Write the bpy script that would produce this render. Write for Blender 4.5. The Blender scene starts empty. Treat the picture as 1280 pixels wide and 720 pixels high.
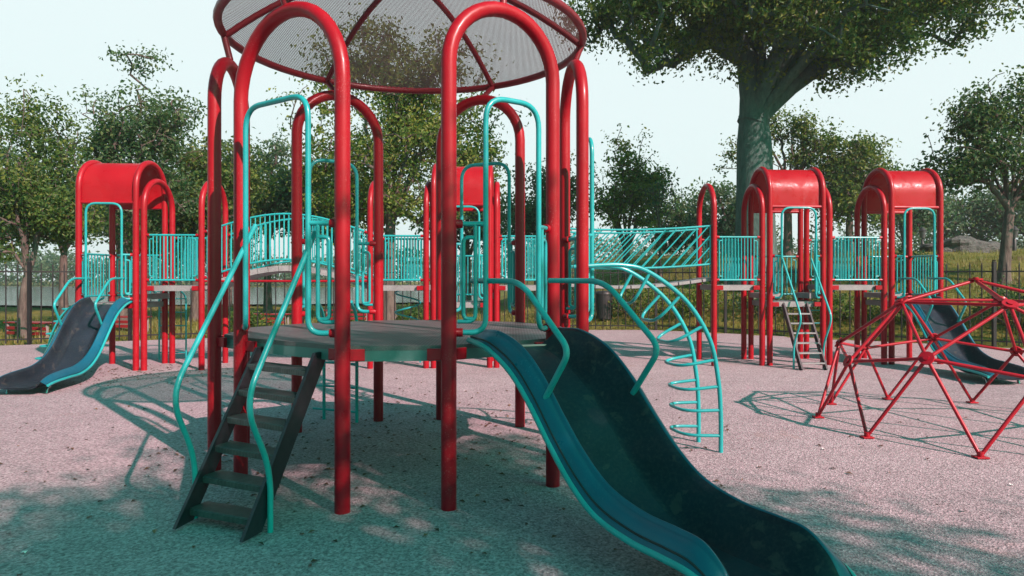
import bpy, math, random
import numpy as np
from mathutils import Vector, noise

R = math.radians
scn = bpy.context.scene
COL = scn.collection
F, HZ, HC = 850.0, 346.0, 1.7

# ------------------------------------------------------------------ helpers
def tag(o, label=None, cat=None, group=None, kind=None):
    if label: o['label'] = label
    if cat: o['category'] = cat
    if group: o['group'] = group
    if kind: o['kind'] = kind
    return o

ORG = Vector((0, 0, 0))
def thing(name, loc, label, cat, group=None):
    global ORG
    o = bpy.data.objects.new(name, None)
    o.empty_display_size = .2
    COL.objects.link(o)
    o.location = loc
    ORG = Vector(loc)
    return tag(o, label, cat, group)

class MB:
    def __init__(s): s.v = []; s.f = []; s.sm = []
    def add(s, vs, fs, smooth=False):
        b = len(s.v)
        s.v.extend([tuple(p) for p in vs])
        for f in fs:
            s.f.append(tuple(i + b for i in f)); s.sm.append(smooth)
        return s
    def tube(s, pts, r, n=12, cap=True, closed=False):
        pts = [Vector(p) for p in pts]
        N = len(pts)
        rs = r if hasattr(r, '__len__') else [r] * N
        tans = []
        for i in range(N):
            if closed: t = pts[(i + 1) % N] - pts[i - 1]
            else: t = pts[min(i + 1, N - 1)] - pts[max(i - 1, 0)]
            if t.length < 1e-9: t = Vector((0, 0, 1))
            tans.append(t.normalized())
        t0 = tans[0]
        a = Vector((0, 0, 1)) if abs(t0.z) < .9 else Vector((1, 0, 0))
        u = t0.cross(a).normalized()
        vs = []
        for i in range(N):
            t = tans[i]
            u = (u - t * u.dot(t))
            if u.length < 1e-6: u = t.orthogonal()
            u.normalize()
            w = t.cross(u)
            for k in range(n):
                an = 2 * math.pi * k / n
                vs.append(pts[i] + (u * math.cos(an) + w * math.sin(an)) * rs[i])
        fs = []
        for i in range(N if closed else N - 1):
            j = (i + 1) % N
            for k in range(n):
                k2 = (k + 1) % n
                fs.append((i * n + k, i * n + k2, j * n + k2, j * n + k))
        s.add(vs, fs, True)
        if cap and not closed:
            s.add(vs[:n], [tuple(range(n - 1, -1, -1))]); s.add(vs[-n:], [tuple(range(n))])
        return s
    def bar(s, p0, p1, w, h, side=None, bev=0.0):
        """box beam from p0 to p1, w along 'side', h along the third axis"""
        p0 = Vector(p0); p1 = Vector(p1)
        t = (p1 - p0).normalized()
        sd = Vector(side) if side is not None else (t.cross(Vector((0, 0, 1))) if abs(t.z) < .95 else Vector((1, 0, 0)))
        sd = (sd - t * sd.dot(t)).normalized()
        up = t.cross(sd).normalized()
        hw, hh = w / 2, h / 2
        b = min(bev, hw * .9, hh * .9)
        if b > 0:
            sec = [(-hw + b, -hh), (hw - b, -hh), (hw, -hh + b), (hw, hh - b), (hw - b, hh), (-hw + b, hh), (-hw, hh - b), (-hw, -hh + b)]
        else:
            sec = [(-hw, -hh), (hw, -hh), (hw, hh), (-hw, hh)]
        n = len(sec)
        vs = [p0 + sd * a + up * c for a, c in sec] + [p1 + sd * a + up * c for a, c in sec]
        fs = [(k, (k + 1) % n, (k + 1) % n + n, k + n) for k in range(n)]
        fs += [tuple(range(n - 1, -1, -1)), tuple(range(n, 2 * n))]
        return s.add(vs, fs)
    def box(s, c, d, bev=0.0):
        c = Vector(c)
        return s.bar(c - Vector((d[0] / 2, 0, 0)), c + Vector((d[0] / 2, 0, 0)), d[1], d[2], (0, 1, 0), bev)
    def prism(s, poly, z0, z1, bev=0.0):
        n = len(poly)
        rings = [(z0, 0.0), (z1 - bev, 0.0)] if bev else [(z0, 0.0), (z1, 0.0)]
        vs = [(x, y, z0) for x, y in poly] + [(x, y, z1) for x, y in poly]
        fs = [(k, (k + 1) % n, (k + 1) % n + n, k + n) for k in range(n)]
        fs += [tuple(range(n - 1, -1, -1)), tuple(range(n, 2 * n))]
        return s.add(vs, fs)
    def disc(s, c, nrm, r, th, n=16):
        c = Vector(c); nrm = Vector(nrm).normalized()
        return s.tube([c - nrm * th / 2, c + nrm * th / 2], r, n)
    def build(s, name, mat, parent=None):
        me = bpy.data.meshes.new(name)
        o = ORG if parent is not None else Vector((0, 0, 0))
        me.from_pydata([(v[0] - o.x, v[1] - o.y, v[2] - o.z) for v in s.v], [], s.f)
        me.polygons.foreach_set('use_smooth', s.sm)
        me.materials.append(mat)
        me.validate()
        ob = bpy.data.objects.new(name, me)
        COL.objects.link(ob)
        if parent is not None: ob.parent = parent
        return ob

def fillet(pts, r, n=6):
    pts = [Vector(p) for p in pts]
    rr = r if hasattr(r, '__len__') else [r] * len(pts)
    out = [pts[0]]
    for i in range(1, len(pts) - 1):
        a, b, c = pts[i - 1], pts[i], pts[i + 1]
        d1 = (a - b); d2 = (c - b)
        k = min(rr[i], d1.length * .49, d2.length * .49)
        p = b + d1.normalized() * k; q = b + d2.normalized() * k
        for j in range(n + 1):
            t = j / n
            out.append(p * (1 - t) ** 2 + b * 2 * t * (1 - t) + q * t * t)
    out.append(pts[-1])
    return out

def spline(pts, n=8):
    P = [Vector(p) for p in pts]
    P = [P[0] * 2 - P[1]] + P + [P[-1] * 2 - P[-2]]
    out = []
    for i in range(1, len(P) - 2):
        for j in range(n):
            t = j / n
            a, b, c, d = P[i - 1], P[i], P[i + 1], P[i + 2]
            out.append(.5 * ((2 * b) + (c - a) * t + (2 * a - 5 * b + 4 * c - d) * t * t + (3 * b - a - 3 * c + d) * t ** 3))
    out.append(P[-2])
    return out

def gpt(px, py):                     # where a foot in the photograph meets the ground
    y = F * HC / (py - HZ)
    return Vector(((px - 640) / F * y, y, 0))

# ------------------------------------------------------------------ materials
class NT:
    def __init__(s, name):
        m = bpy.data.materials.new(name); m.use_nodes = True
        s.m = m; s.t = m.node_tree; s.t.nodes.clear()
        s.out = s.t.nodes.new('ShaderNodeOutputMaterial')
    def n(s, typ, **k):
        nd = s.t.nodes.new('ShaderNode' + typ)
        for a, b in k.items():
            if a.startswith('i_'):
                key = a[2:].replace('_', ' ')
                nd.inputs[key].default_value = b
            else: setattr(nd, a, b)
        return nd
    def l(s, a, b): s.t.links.new(a, b)
    def coord(s): return s.n('TexCoord').outputs['Object']
    def noise(s, scale, detail=3, rough=.6, vec=None, dist=0.0):
        nd = s.n('TexNoise', i_Scale=scale, i_Detail=detail, i_Roughness=rough, i_Distortion=dist)
        s.l(vec if vec is not None else s.coord(), nd.inputs['Vector'])
        return nd.outputs['Fac']
    def ramp(s, fac, stops):
        nd = s.n('ValToRGB'); s.l(fac, nd.inputs['Fac'])
        el = nd.color_ramp.elements
        while len(el) < len(stops): el.new(.5)
        for e, (p, c) in zip(el, stops):
            e.position = p; e.color = (*c, 1) if len(c) == 3 else c
        return nd.outputs['Color']
    def mix(s, fac, a, b, mode='MIX'):
        nd = s.n('MixRGB', blend_type=mode)
        for sock, v in ((nd.inputs['Fac'], fac), (nd.inputs['Color1'], a), (nd.inputs['Color2'], b)):
            if hasattr(v, 'is_linked') or hasattr(v, 'links'): s.l(v, sock)
            elif isinstance(v, (tuple, list)): sock.default_value = (*v, 1) if len(v) == 3 else v
            else: sock.default_value = v
        return nd.outputs['Color']
    def math(s, op, a, b=0.0, c=0.0):
        nd = s.n('Math', operation=op)
        for i, v in enumerate((a, b, c)):
            if hasattr(v, 'links'): s.l(v, nd.inputs[i])
            else: nd.inputs[i].default_value = v
        return nd.outputs[0]
    def bump(s, h, strength=.3, dist=.01):
        nd = s.n('Bump', i_Strength=strength, i_Distance=dist); s.l(h, nd.inputs['Height'])
        return nd.outputs['Normal']
    def pbr(s, col, rough=.5, bump=None, metal=0.0, coat=0.0, spec=.5):
        p = s.n('BsdfPrincipled')
        for sock, v in ((p.inputs['Base Color'], col), (p.inputs['Roughness'], rough)):
            if hasattr(v, 'links'): s.l(v, sock)
            elif isinstance(v, (tuple, list)): sock.default_value = (*v, 1)
            else: sock.default_value = v
        p.inputs['Metallic'].default_value = metal
        p.inputs['Coat Weight'].default_value = coat
        p.inputs['Coat Roughness'].default_value = .15
        p.inputs['Specular IOR Level'].default_value = spec
        if bump is not None: s.l(bump, p.inputs['Normal'])
        return p
    def done(s, sh):
        s.l(sh.outputs[0] if hasattr(sh, 'outputs') else sh, s.out.inputs['Surface']); return s.m

def paint(name, col, worn, rough=.32, fine=90, coat=.25, amt=.5, spec=.4):
    t = NT(name)
    big = t.ramp(t.noise(1.7, 4), [(.35, tuple(c * .86 for c in col)), (.7, tuple(min(1, c * 1.1) for c in col))])
    chips = t.ramp(t.noise(fine, 2, .7), [(.59, (0, 0, 0)), (.69, (1, 1, 1))])
    area = t.ramp(t.noise(3.1, 5, .65), [(.5, (0, 0, 0)), (.7, (1, 1, 1))])
    k = t.mix(1.0, chips, area, 'MULTIPLY')
    k = t.mix(1.0, k, (amt, amt, amt), 'MULTIPLY')
    c = t.mix(k, big, worn)
    r = t.ramp(t.noise(7, 4), [(.3, (rough * .75,) * 3), (.75, (rough * 1.5,) * 3)])
    return t.done(t.pbr(c, r, t.bump(t.noise(160, 2), .12, .002), coat=coat, spec=spec))

M = {}
M['red'] = paint('red_paint', (.30, .0035, .012), (.42, .13, .13), .36, 90, .08, .7, .28)
M['red_thin'] = paint('red_bar_paint', (.34, .006, .018), (.45, .18, .18), .34, 90, .08, .7, .3)
M['red_shaded'] = paint('shade_darkened_red_paint', (.17, .010, .018), (.3, .12, .11), .38, 90, .1, .6)  # post red darkened to paint in the shade on canopy rim and spokes
M['edge'] = paint('deck_edge_reflection_tint', (.10, .20, .19), (.2, .28, .27), .5, 50, .0, .8)  # teal reflection painted into the platform edge colour
M['teal'] = paint('turquoise_paint', (.014, .33, .335), (.10, .45, .45), .36)
M['rim'] = paint('slide_rim_plastic', (.003, .095, .15), (.04, .18, .24), .34, 60, .1, .6)
M['stair'] = paint('black_steel', (.018, .018, .024), (.07, .07, .075), .45, 70, .05)
M['fence'] = paint('black_iron', (.012, .011, .012), (.05, .035, .03), .5, 50, .0)
M['steel'] = NT('bare_steel').done if False else None
t = NT('bare_steel'); M['steel'] = t.done(t.pbr((.5, .5, .5), .28, metal=1.0))

def holes(t, scale, rad):
    """mask that is 1 inside round punched holes on a square grid in object XY"""
    sep = t.n('SeparateXYZ'); t.l(t.coord(), sep.inputs[0])
    a = []
    for k in ('X', 'Y'):
        f = t.math('FRACT', t.math('MULTIPLY', sep.outputs[k], scale))
        f = t.math('SUBTRACT', f, .5)
        a.append(t.math('MULTIPLY', f, f))
    d = t.math('ADD', a[0], a[1])
    return t.math('LESS_THAN', d, rad * rad)

def deckmat(name='coated_deck_metal', k=1.0):
    t = NT(name)
    base = t.ramp(t.noise(4, 5, .65), [(.3, (.17 * k, .175 * k, .18 * k)), (.7, (.27 * k, .275 * k, .275 * k))])
    sp = t.ramp(t.noise(130, 2), [(.4, (.72,) * 3), (.65, (1.1,) * 3)])
    c = t.mix(1, base, sp, 'MULTIPLY')
    h = holes(t, 38, .3)
    g = t.n('NewGeometry'); sz = t.n('SeparateXYZ'); t.l(g.outputs['Normal'], sz.inputs[0])
    top = t.math('GREATER_THAN', sz.outputs['Z'], .8)
    hk = t.math('MULTIPLY', h, top)
    c = t.mix(hk, c, (.02, .022, .022))
    return t.done(t.pbr(c, .55, t.bump(t.noise(130, 2), .3, .004)))
M['deck'] = deckmat('coated_deck_metal', 1.15)
M['platform'] = deckmat('dark_platform_metal', .5)  # darkened copy of the deck metal, with the platform's shade in its colour

def canopymat():
    t = NT('punched_canopy_sheet')
    h = holes(t, 75, .32)
    c = t.ramp(t.noise(3, 4), [(.3, (.17, .11, .115)), (.7, (.24, .16, .165))])
    p = t.pbr(c, .5)
    tl = t.n('BsdfTranslucent'); t.l(c, tl.inputs['Color'])
    m0 = t.n('MixShader', i_Fac=.18); t.l(p.outputs[0], m0.inputs[1]); t.l(tl.outputs[0], m0.inputs[2])
    tr = t.n('BsdfTransparent')
    m1 = t.n('MixShader'); t.l(h, m1.inputs['Fac']); t.l(m0.outputs[0], m1.inputs[1]); t.l(tr.outputs[0], m1.inputs[2])
    return t.done(m1)
M['canopy'] = canopymat()

def roofmat():
    t = NT('red_punched_roof')
    c = t.ramp(t.noise(2.2, 5, .6), [(.3, (.38, .005, .014)), (.75, (.47, .012, .022))])
    rr = t.ramp(t.noise(3.5, 5, .7, dist=.8), [(.4, (.55,) * 3), (.62, (.22,) * 3)])
    p = t.pbr(c, rr, t.bump(t.noise(5, 3), .25, .02), coat=.0, spec=.3)
    tl = t.n('BsdfTranslucent'); t.l(c, tl.inputs['Color'])
    m0 = t.n('MixShader', i_Fac=.2); t.l(p.outputs[0], m0.inputs[1]); t.l(tl.outputs[0], m0.inputs[2])
    tr = t.n('BsdfTransparent')
    m1 = t.n('MixShader', i_Fac=.17); t.l(m0.outputs[0], m1.inputs[1]); t.l(tr.outputs[0], m1.inputs[2])
    return t.done(m1)
M['roof'] = roofmat()

def chutemat(name='worn_slide_plastic', k=1.0):
    t = NT(name)
    base = t.ramp(t.noise(2.5, 5, .6), [(.3, (.007 * k, .012 * k, .018 * k)), (.7, (.014 * k, .025 * k, .037 * k))])
    st = t.ramp(t.noise(9.5, 3, .55, dist=.5), [(.60, (0, 0, 0)), (.66, (1, 1, 1))])
    st = t.mix(1, st, (.32, .32, .32), 'MULTIPLY')
    c = t.mix(st, base, (.10, .085, .07))
    fine = t.ramp(t.noise(45, 4, .7), [(.45, (0, 0, 0)), (.8, (.5, .5, .5))])
    c = t.mix(fine, c, (.06, .06, .055))
    r = t.ramp(t.noise(5, 5, .7), [(.3, (.28,) * 3), (.7, (.5,) * 3)])
    return t.done(t.pbr(c, r, t.bump(t.noise(70, 3), .08, .003), spec=.2))
M['chute'] = chutemat()
M['bed'] = chutemat('polished_slide_bed', 1.35)

def treadmat():
    t = NT('stair_tread_metal')
    c = t.ramp(t.noise(18, 5, .7), [(.3, (.028, .034, .034)), (.7, (.075, .085, .085))])
    w = t.n('TexWave', wave_type='BANDS', bands_direction='Y', i_Scale=22.0)
    t.l(t.coord(), w.inputs['Vector'])
    return t.done(t.pbr(c, .42, t.bump(w.outputs['Fac'], .3, .004)))
M['tread'] = treadmat()

def groundmat():
    t = NT('rubber_granule_surface')
    co = t.coord()
    big = t.ramp(t.noise(.35, 4, .6, co), [(.3, (.325, .275, .292)), (.7, (.40, .34, .36))])
    mid = t.ramp(t.noise(3.5, 5, .65, co), [(.3, (.86,) * 3), (.7, (1.08,) * 3)])
    c = t.mix(1, big, mid, 'MULTIPLY')
    v = t.n('TexVoronoi', i_Scale=70.0); t.l(co, v.inputs['Vector'])
    sp = t.ramp(v.outputs['Color'], [(.15, (.58,) * 3), (.5, (1.0,) * 3), (.85, (1.35,) * 3)])
    c = t.mix(.8, c, sp, 'MULTIPLY')
    n2 = t.noise(30, 3, .7, co)
    sp2 = t.ramp(n2, [(.34, (.42,) * 3), (.60, (1.15,) * 3)])
    c = t.mix(.75, c, sp2, 'MULTIPLY')
    # worn, redder patches of grit
    wp = t.ramp(t.noise(1.1, 6, .7, co, .6), [(.60, (0, 0, 0)), (.68, (.45,) * 3)])
    c = t.mix(wp, c, (.27, .185, .165))
    h = t.mix(.5, n2, v.outputs['Distance'])
    return t.done(t.pbr(c, .9, t.bump(h, .6, .024), spec=.25))
M['ground'] = groundmat()

def lawnmat():
    t = NT('park_grass')
    co = t.coord()
    c = t.ramp(t.noise(.5, 5, .65, co), [(.3, (.075, .095, .018)), (.55, (.15, .155, .032)), (.75, (.21, .175, .06))])
    f = t.ramp(t.noise(14, 4, .7, co), [(.3, (.6,) * 3), (.7, (1.2,) * 3)])
    c = t.mix(1, c, f, 'MULTIPLY')
    d = t.ramp(t.noise(.22, 4, .6, co), [(.56, (0, 0, 0)), (.66, (.7,) * 3)])
    c = t.mix(d, c, (.085, .055, .035))
    return t.done(t.pbr(c, .95, t.bump(t.noise(9, 5, .7, co), .8, .08), spec=.15))
M['lawn'] = lawnmat()

def simple(name, a, b, sc=6, rough=.7, bs=.3, bd=.01):
    t = NT(name)
    c = t.ramp(t.noise(sc, 5, .65), [(.3, a), (.7, b)])
    return t.done(t.pbr(c, rough, t.bump(t.noise(sc * 3, 4, .7), bs, bd)))
M['path'] = simple('pale_concrete', (.36, .35, .34), (.46, .45, .43), .8, .9)
t = NT('still_water')
M['water'] = t.done(t.pbr((.05, .075, .075), .12, t.bump(t.noise(1.4, 4), .12, .05)))
M['rock'] = simple('grey_rock', (.03, .036, .033), (.11, .115, .105), 1.6, .9, .9, .15)
M['concrete'] = simple('bench_concrete', (.18, .17, .16), (.26, .25, .23), 8)
M['bench'] = paint('bench_red_paint', (.20, .006, .010), (.3, .12, .1), .5)
M['black'] = simple('black_plastic', (.012, .012, .013), (.03, .03, .03), 8, .5)
M['lampglass'] = simple('smoked_lamp_glass', (.06, .07, .07), (.10, .11, .11), 8, .3, .05)
M['paper'] = simple('white_paper', (.7, .7, .68), (.8, .8, .78), 20, .8, .1)

def barkmat(name, a, b, stretch=.25):
    t = NT(name)
    mp = t.n('Mapping'); t.l(t.coord(), mp.inputs['Vector']); mp.inputs['Scale'].default_value = (1, 1, stretch)
    n = t.noise(9, 6, .7, mp.outputs['Vector'], .3)
    c = t.ramp(n, [(.3, a), (.7, b)])
    return t.done(t.pbr(c, .9, t.bump(n, 1.0, .06), spec=.2))
M['bark'] = barkmat('tree_bark', (.05, .042, .036), (.16, .135, .115))
M['bark_big'] = barkmat('old_tree_bark_shade_teal', (.035, .075, .065), (.10, .165, .145))  # teal of the crown's shade is put into this bark colour

def leafmat(name, cols, trans=.42):
    t = NT(name)
    g = t.n('NewGeometry')
    st = [(i / max(1, len(cols) - 1), c) for i, c in enumerate(cols)]
    fac = t.math('MULTIPLY_ADD', t.noise(.75, 3, .6), 1.5, -.78)
    fac = t.math('ADD', fac, t.math('MULTIPLY', g.outputs['Random Per Island'], .95))
    c = t.ramp(fac, st)
    p = t.pbr(c, .5, spec=.35)
    tl = t.n('BsdfTranslucent')
    t.l(t.mix(1, c, (1.5, 1.45, .7), 'MULTIPLY'), tl.inputs['Color'])
    m = t.n('MixShader', i_Fac=trans); t.l(p.outputs[0], m.inputs[1]); t.l(tl.outputs[0], m.inputs[2])
    return t.done(m)
M['leaf_olive'] = leafmat('olive_leaves', [(.030, .075, .020), (.060, .125, .026), (.10, .165, .032), (.19, .235, .05)])
M['leaf_deep'] = leafmat('deep_green_leaves', [(.025, .070, .030), (.045, .11, .042), (.075, .145, .05), (.12, .18, .065)])
M['leaf_bright'] = leafmat('yellow_green_leaves', [(.05, .105, .020), (.09, .16, .028), (.15, .215, .04), (.24, .28, .06)])
M['leaf_cool'] = leafmat('cool_green_leaves', [(.03, .085, .048), (.055, .125, .07), (.085, .155, .08), (.12, .18, .10)])
M['leaf_dead'] = leafmat('fallen_leaves', [(.06, .036, .024), (.08, .045, .026), (.12, .06, .03), (.20, .11, .06)], .1)
M['grass'] = leafmat('grass_blades', [(.07, .095, .018), (.13, .15, .028), (.19, .18, .045), (.25, .21, .07)], .3)

# ------------------------------------------------------------------ camera, sky, sun
cam = bpy.data.cameras.new('camera'); co = bpy.data.objects.new('camera', cam); COL.objects.link(co)
co.location = (0, 0, HC); co.rotation_euler = (R(90), 0, 0)
cam.sensor_width = 36; cam.lens = F / 1280 * 36
cam.shift_y = -(360 - HZ) / 1280
cam.clip_end = 1500
scn.camera = co

SAZ, SEL = 42.0, 35.0
sv = Vector((math.sin(R(SAZ)) * math.cos(R(SEL)), -math.cos(R(SAZ)) * math.cos(R(SEL)), math.sin(R(SEL))))
sun = bpy.data.lights.new('sun', 'SUN'); so = bpy.data.objects.new('sun', sun); COL.objects.link(so)
sun.energy = 5.0; sun.angle = R(.6); sun.color = (1.0, .58, .60)
so.rotation_euler = (-sv).to_track_quat('-Z', 'Y').to_euler()
so.location = (8, -12, 14)

w = bpy.data.worlds.new('World'); scn.world = w; w.use_nodes = True
nt = w.node_tree; nt.nodes.clear()
def wn(t, **k):
    nd = nt.nodes.new('ShaderNode' + t)
    for a, b in k.items(): setattr(nd, a, b)
    return nd
sky = wn('TexSky', sky_type='NISHITA', sun_disc=False)
sky.sun_elevation = R(SEL); sky.sun_rotation = R(180 - SAZ)
sky.air_density = 1.2; sky.dust_density = 3.0; sky.ozone_density = 1.0
tint = wn('MixRGB', blend_type='MULTIPLY'); tint.inputs['Fac'].default_value = 1
tint.inputs['Color2'].default_value = (.10, .88, .68, 1)
nt.links.new(sky.outputs[0], tint.inputs['Color1'])
tc = wn('TexCoord'); sx = wn('SeparateXYZ'); nt.links.new(tc.outputs['Generated'], sx.inputs[0])
rp = wn('ValToRGB'); nt.links.new(sx.outputs['Z'], rp.inputs['Fac'])
rp.color_ramp.elements[0].position = .36; rp.color_ramp.elements[0].color = (.93, .93, .93, 1)
rp.color_ramp.elements[1].position = .7; rp.color_ramp.elements[1].color = (.1, .1, .1, 1)
rz = wn('MapRange', interpolation_type='SMOOTHSTEP'); nt.links.new(sx.outputs['Y'], rz.inputs['Value'])
rz.inputs['From Min'].default_value = -.1; rz.inputs['From Max'].default_value = .6
mf = wn('Math', operation='MULTIPLY'); nt.links.new(rp.outputs['Color'], mf.inputs[0]); nt.links.new(rz.outputs['Result'], mf.inputs[1])
mx = wn('MixRGB'); nt.links.new(mf.outputs[0], mx.inputs['Fac'])
nt.links.new(tint.outputs[0], mx.inputs['Color1'])
mx.inputs['Color2'].default_value = (4.9, 5.5, 5.55, 1)        # bright horizon overcast, shaped to face the view only, darkening the posts
bg = wn('Background'); bg.inputs['Strength'].default_value = .1
nt.links.new(mx.outputs[0], bg.inputs['Color'])
wo = wn('OutputWorld'); nt.links.new(bg.outputs[0], wo.inputs['Surface'])

scn.view_settings.view_transform = 'Standard'
scn.view_settings.look = 'None'
scn.view_settings.exposure = 0.88
scn.view_settings.gamma = 1

# ------------------------------------------------------------------ ground and terrain
FENCE = [(-20, 13.2), (-16, 15.4), (-12.2, 17.0), (-9.5, 18.4), (-4, 20.6), (1, 21.7), (4.4, 21.8), (6.8, 20.2), (8.9, 18.5), (11.8, 16.4), (15.5, 13.8), (19, 11.0)]
PG = FENCE + [(22, 4), (21, -18), (-21, -18), (-23, 4)]
PGa = np.array(PG)
def sdist(X, Y):
    X = np.asarray(X, float); Y = np.asarray(Y, float)
    d = np.full(X.shape, 1e9); ins = np.zeros(X.shape, bool)
    n = len(PG)
    for i in range(n):
        ax, ay = PGa[i]; bx, by = PGa[(i + 1) % n]
        tt = np.clip(((X - ax) * (bx - ax) + (Y - ay) * (by - ay)) / ((bx - ax) ** 2 + (by - ay) ** 2), 0, 1)
        d = np.minimum(d, np.hypot(X - ax - tt * (bx - ax), Y - ay - tt * (by - ay)))
        c = ((ay > Y) != (by > Y)) & (X < (bx - ax) * (Y - ay) / (by - ay + 1e-12) + ax)
        ins ^= c
    return np.where(ins, -d, d)
def sm(a, b, x):
    t = np.clip((x - a) / (b - a), 0, 1); return t * t * (3 - 2 * t)
def terrain(X, Y):
    d = np.maximum(sdist(X, Y), 0)
    r = sm(-3, 9, X) * sm(-5, 10, Y)
    bum = .08 * np.sin(X * .9 + 1.3 * np.sin(Y * .5)) * np.sin(Y * .8) * sm(0, 3, d)
    return -.05 + r * 3.3 * (1 - np.exp(-d / 8)) + bum
def th(x, y): return float(terrain(np.array([x]), np.array([y]))[0])

def geo(a, b, fine, n):
    return np.concatenate([-np.geomspace(fine, a, n)[::-1], [0], np.geomspace(fine, b, n)])
xs = np.unique(np.concatenate([np.arange(-36, 36.1, .75), -np.geomspace(37, 240, 16), np.geomspace(37, 240, 16)]))
ys = np.unique(np.concatenate([np.arange(-24, 60.1, .75), -np.geomspace(25, 120, 10), np.geomspace(61, 260, 18)]))
GX, GY = np.meshgrid(xs, ys)
GZ = terrain(GX, GY)
mb = MB()
nx, ny = len(xs), len(ys)
mb.v = [tuple(p) for p in np.stack([GX.ravel(), GY.ravel(), GZ.ravel()], 1)]
mb.f = [(j * nx + i, j * nx + i + 1, (j + 1) * nx + i + 1, (j + 1) * nx + i) for j in range(ny - 1) for i in range(nx - 1)]
mb.sm = [True] * len(mb.f)
tag(mb.build('lawn', M['lawn']), kind='structure')

mb = MB().prism(PG[::-1], -.25, 0.0)
tag(mb.build('playground_surface', M['ground']), kind='structure')

# a still pond far beyond the lawn on the left
mb = MB()
rgp = random.Random(4)
near = [(-150 + i * 4, 43 + 4 * math.sin(i * .35) + rgp.uniform(-.8, .8)) for i in range(38)]
far = [(x, 112 + 5 * math.sin(x * .05)) for x, _ in near]
n = len(near)
mb.add([(x, y, .06) for x, y in near] + [(x, y, .06) for x, y in far], [(i, i + 1, n + i + 1, n + i) for i in range(n - 1)])
tag(mb.build('pond_water', M['water']), kind='structure')

# ------------------------------------------------------------------ shared play-equipment pieces
PR = .057
def arch_pts(A, B, top, z0=0.0, n=18):
    A = Vector(A); B = Vector(B); A.z = B.z = 0
    w = (B - A).length / 2
    c = (A + B) / 2; u = (B - A).normalized()
    zc = top - w
    pts = [Vector((A.x, A.y, z0)), Vector((A.x, A.y, zc * .5)), Vector((A.x, A.y, zc * .98))]
    for i in range(n + 1):
        a = math.pi * (1 - i / n)
        pts.append(c + u * (w * math.cos(a)) + Vector((0, 0, zc + w * math.sin(a))))
    pts += [Vector((B.x, B.y, zc * .98)), Vector((B.x, B.y, zc * .5)), Vector((B.x, B.y, z0))]
    return pts
def arch_post(root, A, B, top, r=PR):
    return MB().tube(arch_pts(A, B, top, -.08), r, 18).build('arch_post', M['red'], root)

def gate(root, A, B, out, deck, top, inset=.24, off=.13, r=.021, bars=True):
    """entry hoop standing proud of an arch, with a looped guard on either side"""
    A = Vector((A[0], A[1], 0)); B = Vector((B[0], B[1], 0))
    u = (B - A).normalized(); w = (B - A).length
    n = Vector((out[0], out[1], 0)).normalized()
    Z = lambda z: Vector((0, 0, z))
    la = A + u * inset + n * off; lb = B - u * inset + n * off
    zb = deck + .1
    pts = [A + u * .04 + Z(zb), la + Z(zb) - u * .02, la + Z(zb + .2), la + Z(top), lb + Z(top), lb + Z(zb + .2), lb + Z(zb) + u * .02, B - u * .04 + Z(zb)]
    pts = [A + u * .05 + Z(zb), la + Z(zb), la + Z(top), lb + Z(top), lb + Z(zb), B - u * .05 + Z(zb)]
    hoop = MB().tube(fillet(pts, [0, .14, .18, .18, .14, 0], 7), r, 10).build('entry_hoop', M['teal'], root)
    zt = deck + .9
    for P, L, s in ((A, la, 1), (B, lb, -1)):
        m = MB()
        e = P + u * s * .05
        m.tube([L + Z(zt), e + Z(zt)], r * .9, 8)
        d = (e - L)
        m.tube(fillet([L + d * .33 + Z(zt), L + d * .33 + Z(zb + .08), L + d * .9 + Z(zb + .08)], .08, 5), r * .75, 8)
        m.tube(fillet([L + d * .33 + Z(zt - .1), L + d * .72 + Z(zt - .1), L + d * .72 + Z(zb + .1), L + d * .35 + Z(zb + .1)], .07, 5), r * .75, 8)
        m.build('guard_loop', M['teal'], root)
        for z in (zt, zb):
            MB().tube([P + Z(z), P + u * s * .05 + (n * .0) + Z(z), P + (e - P) * 1.2 + (L - e) * .22 + Z(z)], r * 1.55, 10).build('post_socket', M['red'], root)
    return la, lb

def railing(root, A, B, z0, z1, n, rise=None, sock=True, r=.014):
    """barred guard panel from post to post"""
    A = Vector((A[0], A[1], 0)); B = Vector((B[0], B[1], 0))
    u = (B - A).normalized(); L = (B - A).length
    up = rise or (lambda t: 0.0)
    P = lambda t, z: A + (B - A) * t + Vector((0, 0, z + up(t)))
    m = MB()
    a, b = .10 / L, 1 - .10 / L
    K = 14 if rise else 2
    for z in (z0, z1):
        m.tube([P(.06 / L + (1 - .12 / L) * i / K, z) for i in range(K + 1)], r * 1.35, 8)
    m.tube(fillet([P(a + .06, z1 - .07), P(a, z1 - .07), P(a, z0 + .07), P(a + .06, z0 + .07)], .05, 4), r * .9, 6)
    m.tube(fillet([P(b - .06, z1 - .07), P(b, z1 - .07), P(b, z0 + .07), P(b - .06, z0 + .07)], .05, 4), r * .9, 6)
    for i in range(n):
        t = a + (b - a) * (i + 1) / (n + 1)
        m.tube([P(t, z0), P(t, z1)], r * .85, 6)
    o = m.build('railing_panel', M['teal'], root)
    if sock:
        for z in (z0, z1):
            MB().tube([P(.02 / L, z), P(.10 / L, z)], .028, 10).build('railing_socket', M['red'], o)
            MB().tube([P(1 - .10 / L, z), P(1 - .02 / L, z)], .028, 10).build('railing_socket', M['red'], o)
    return o

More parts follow.
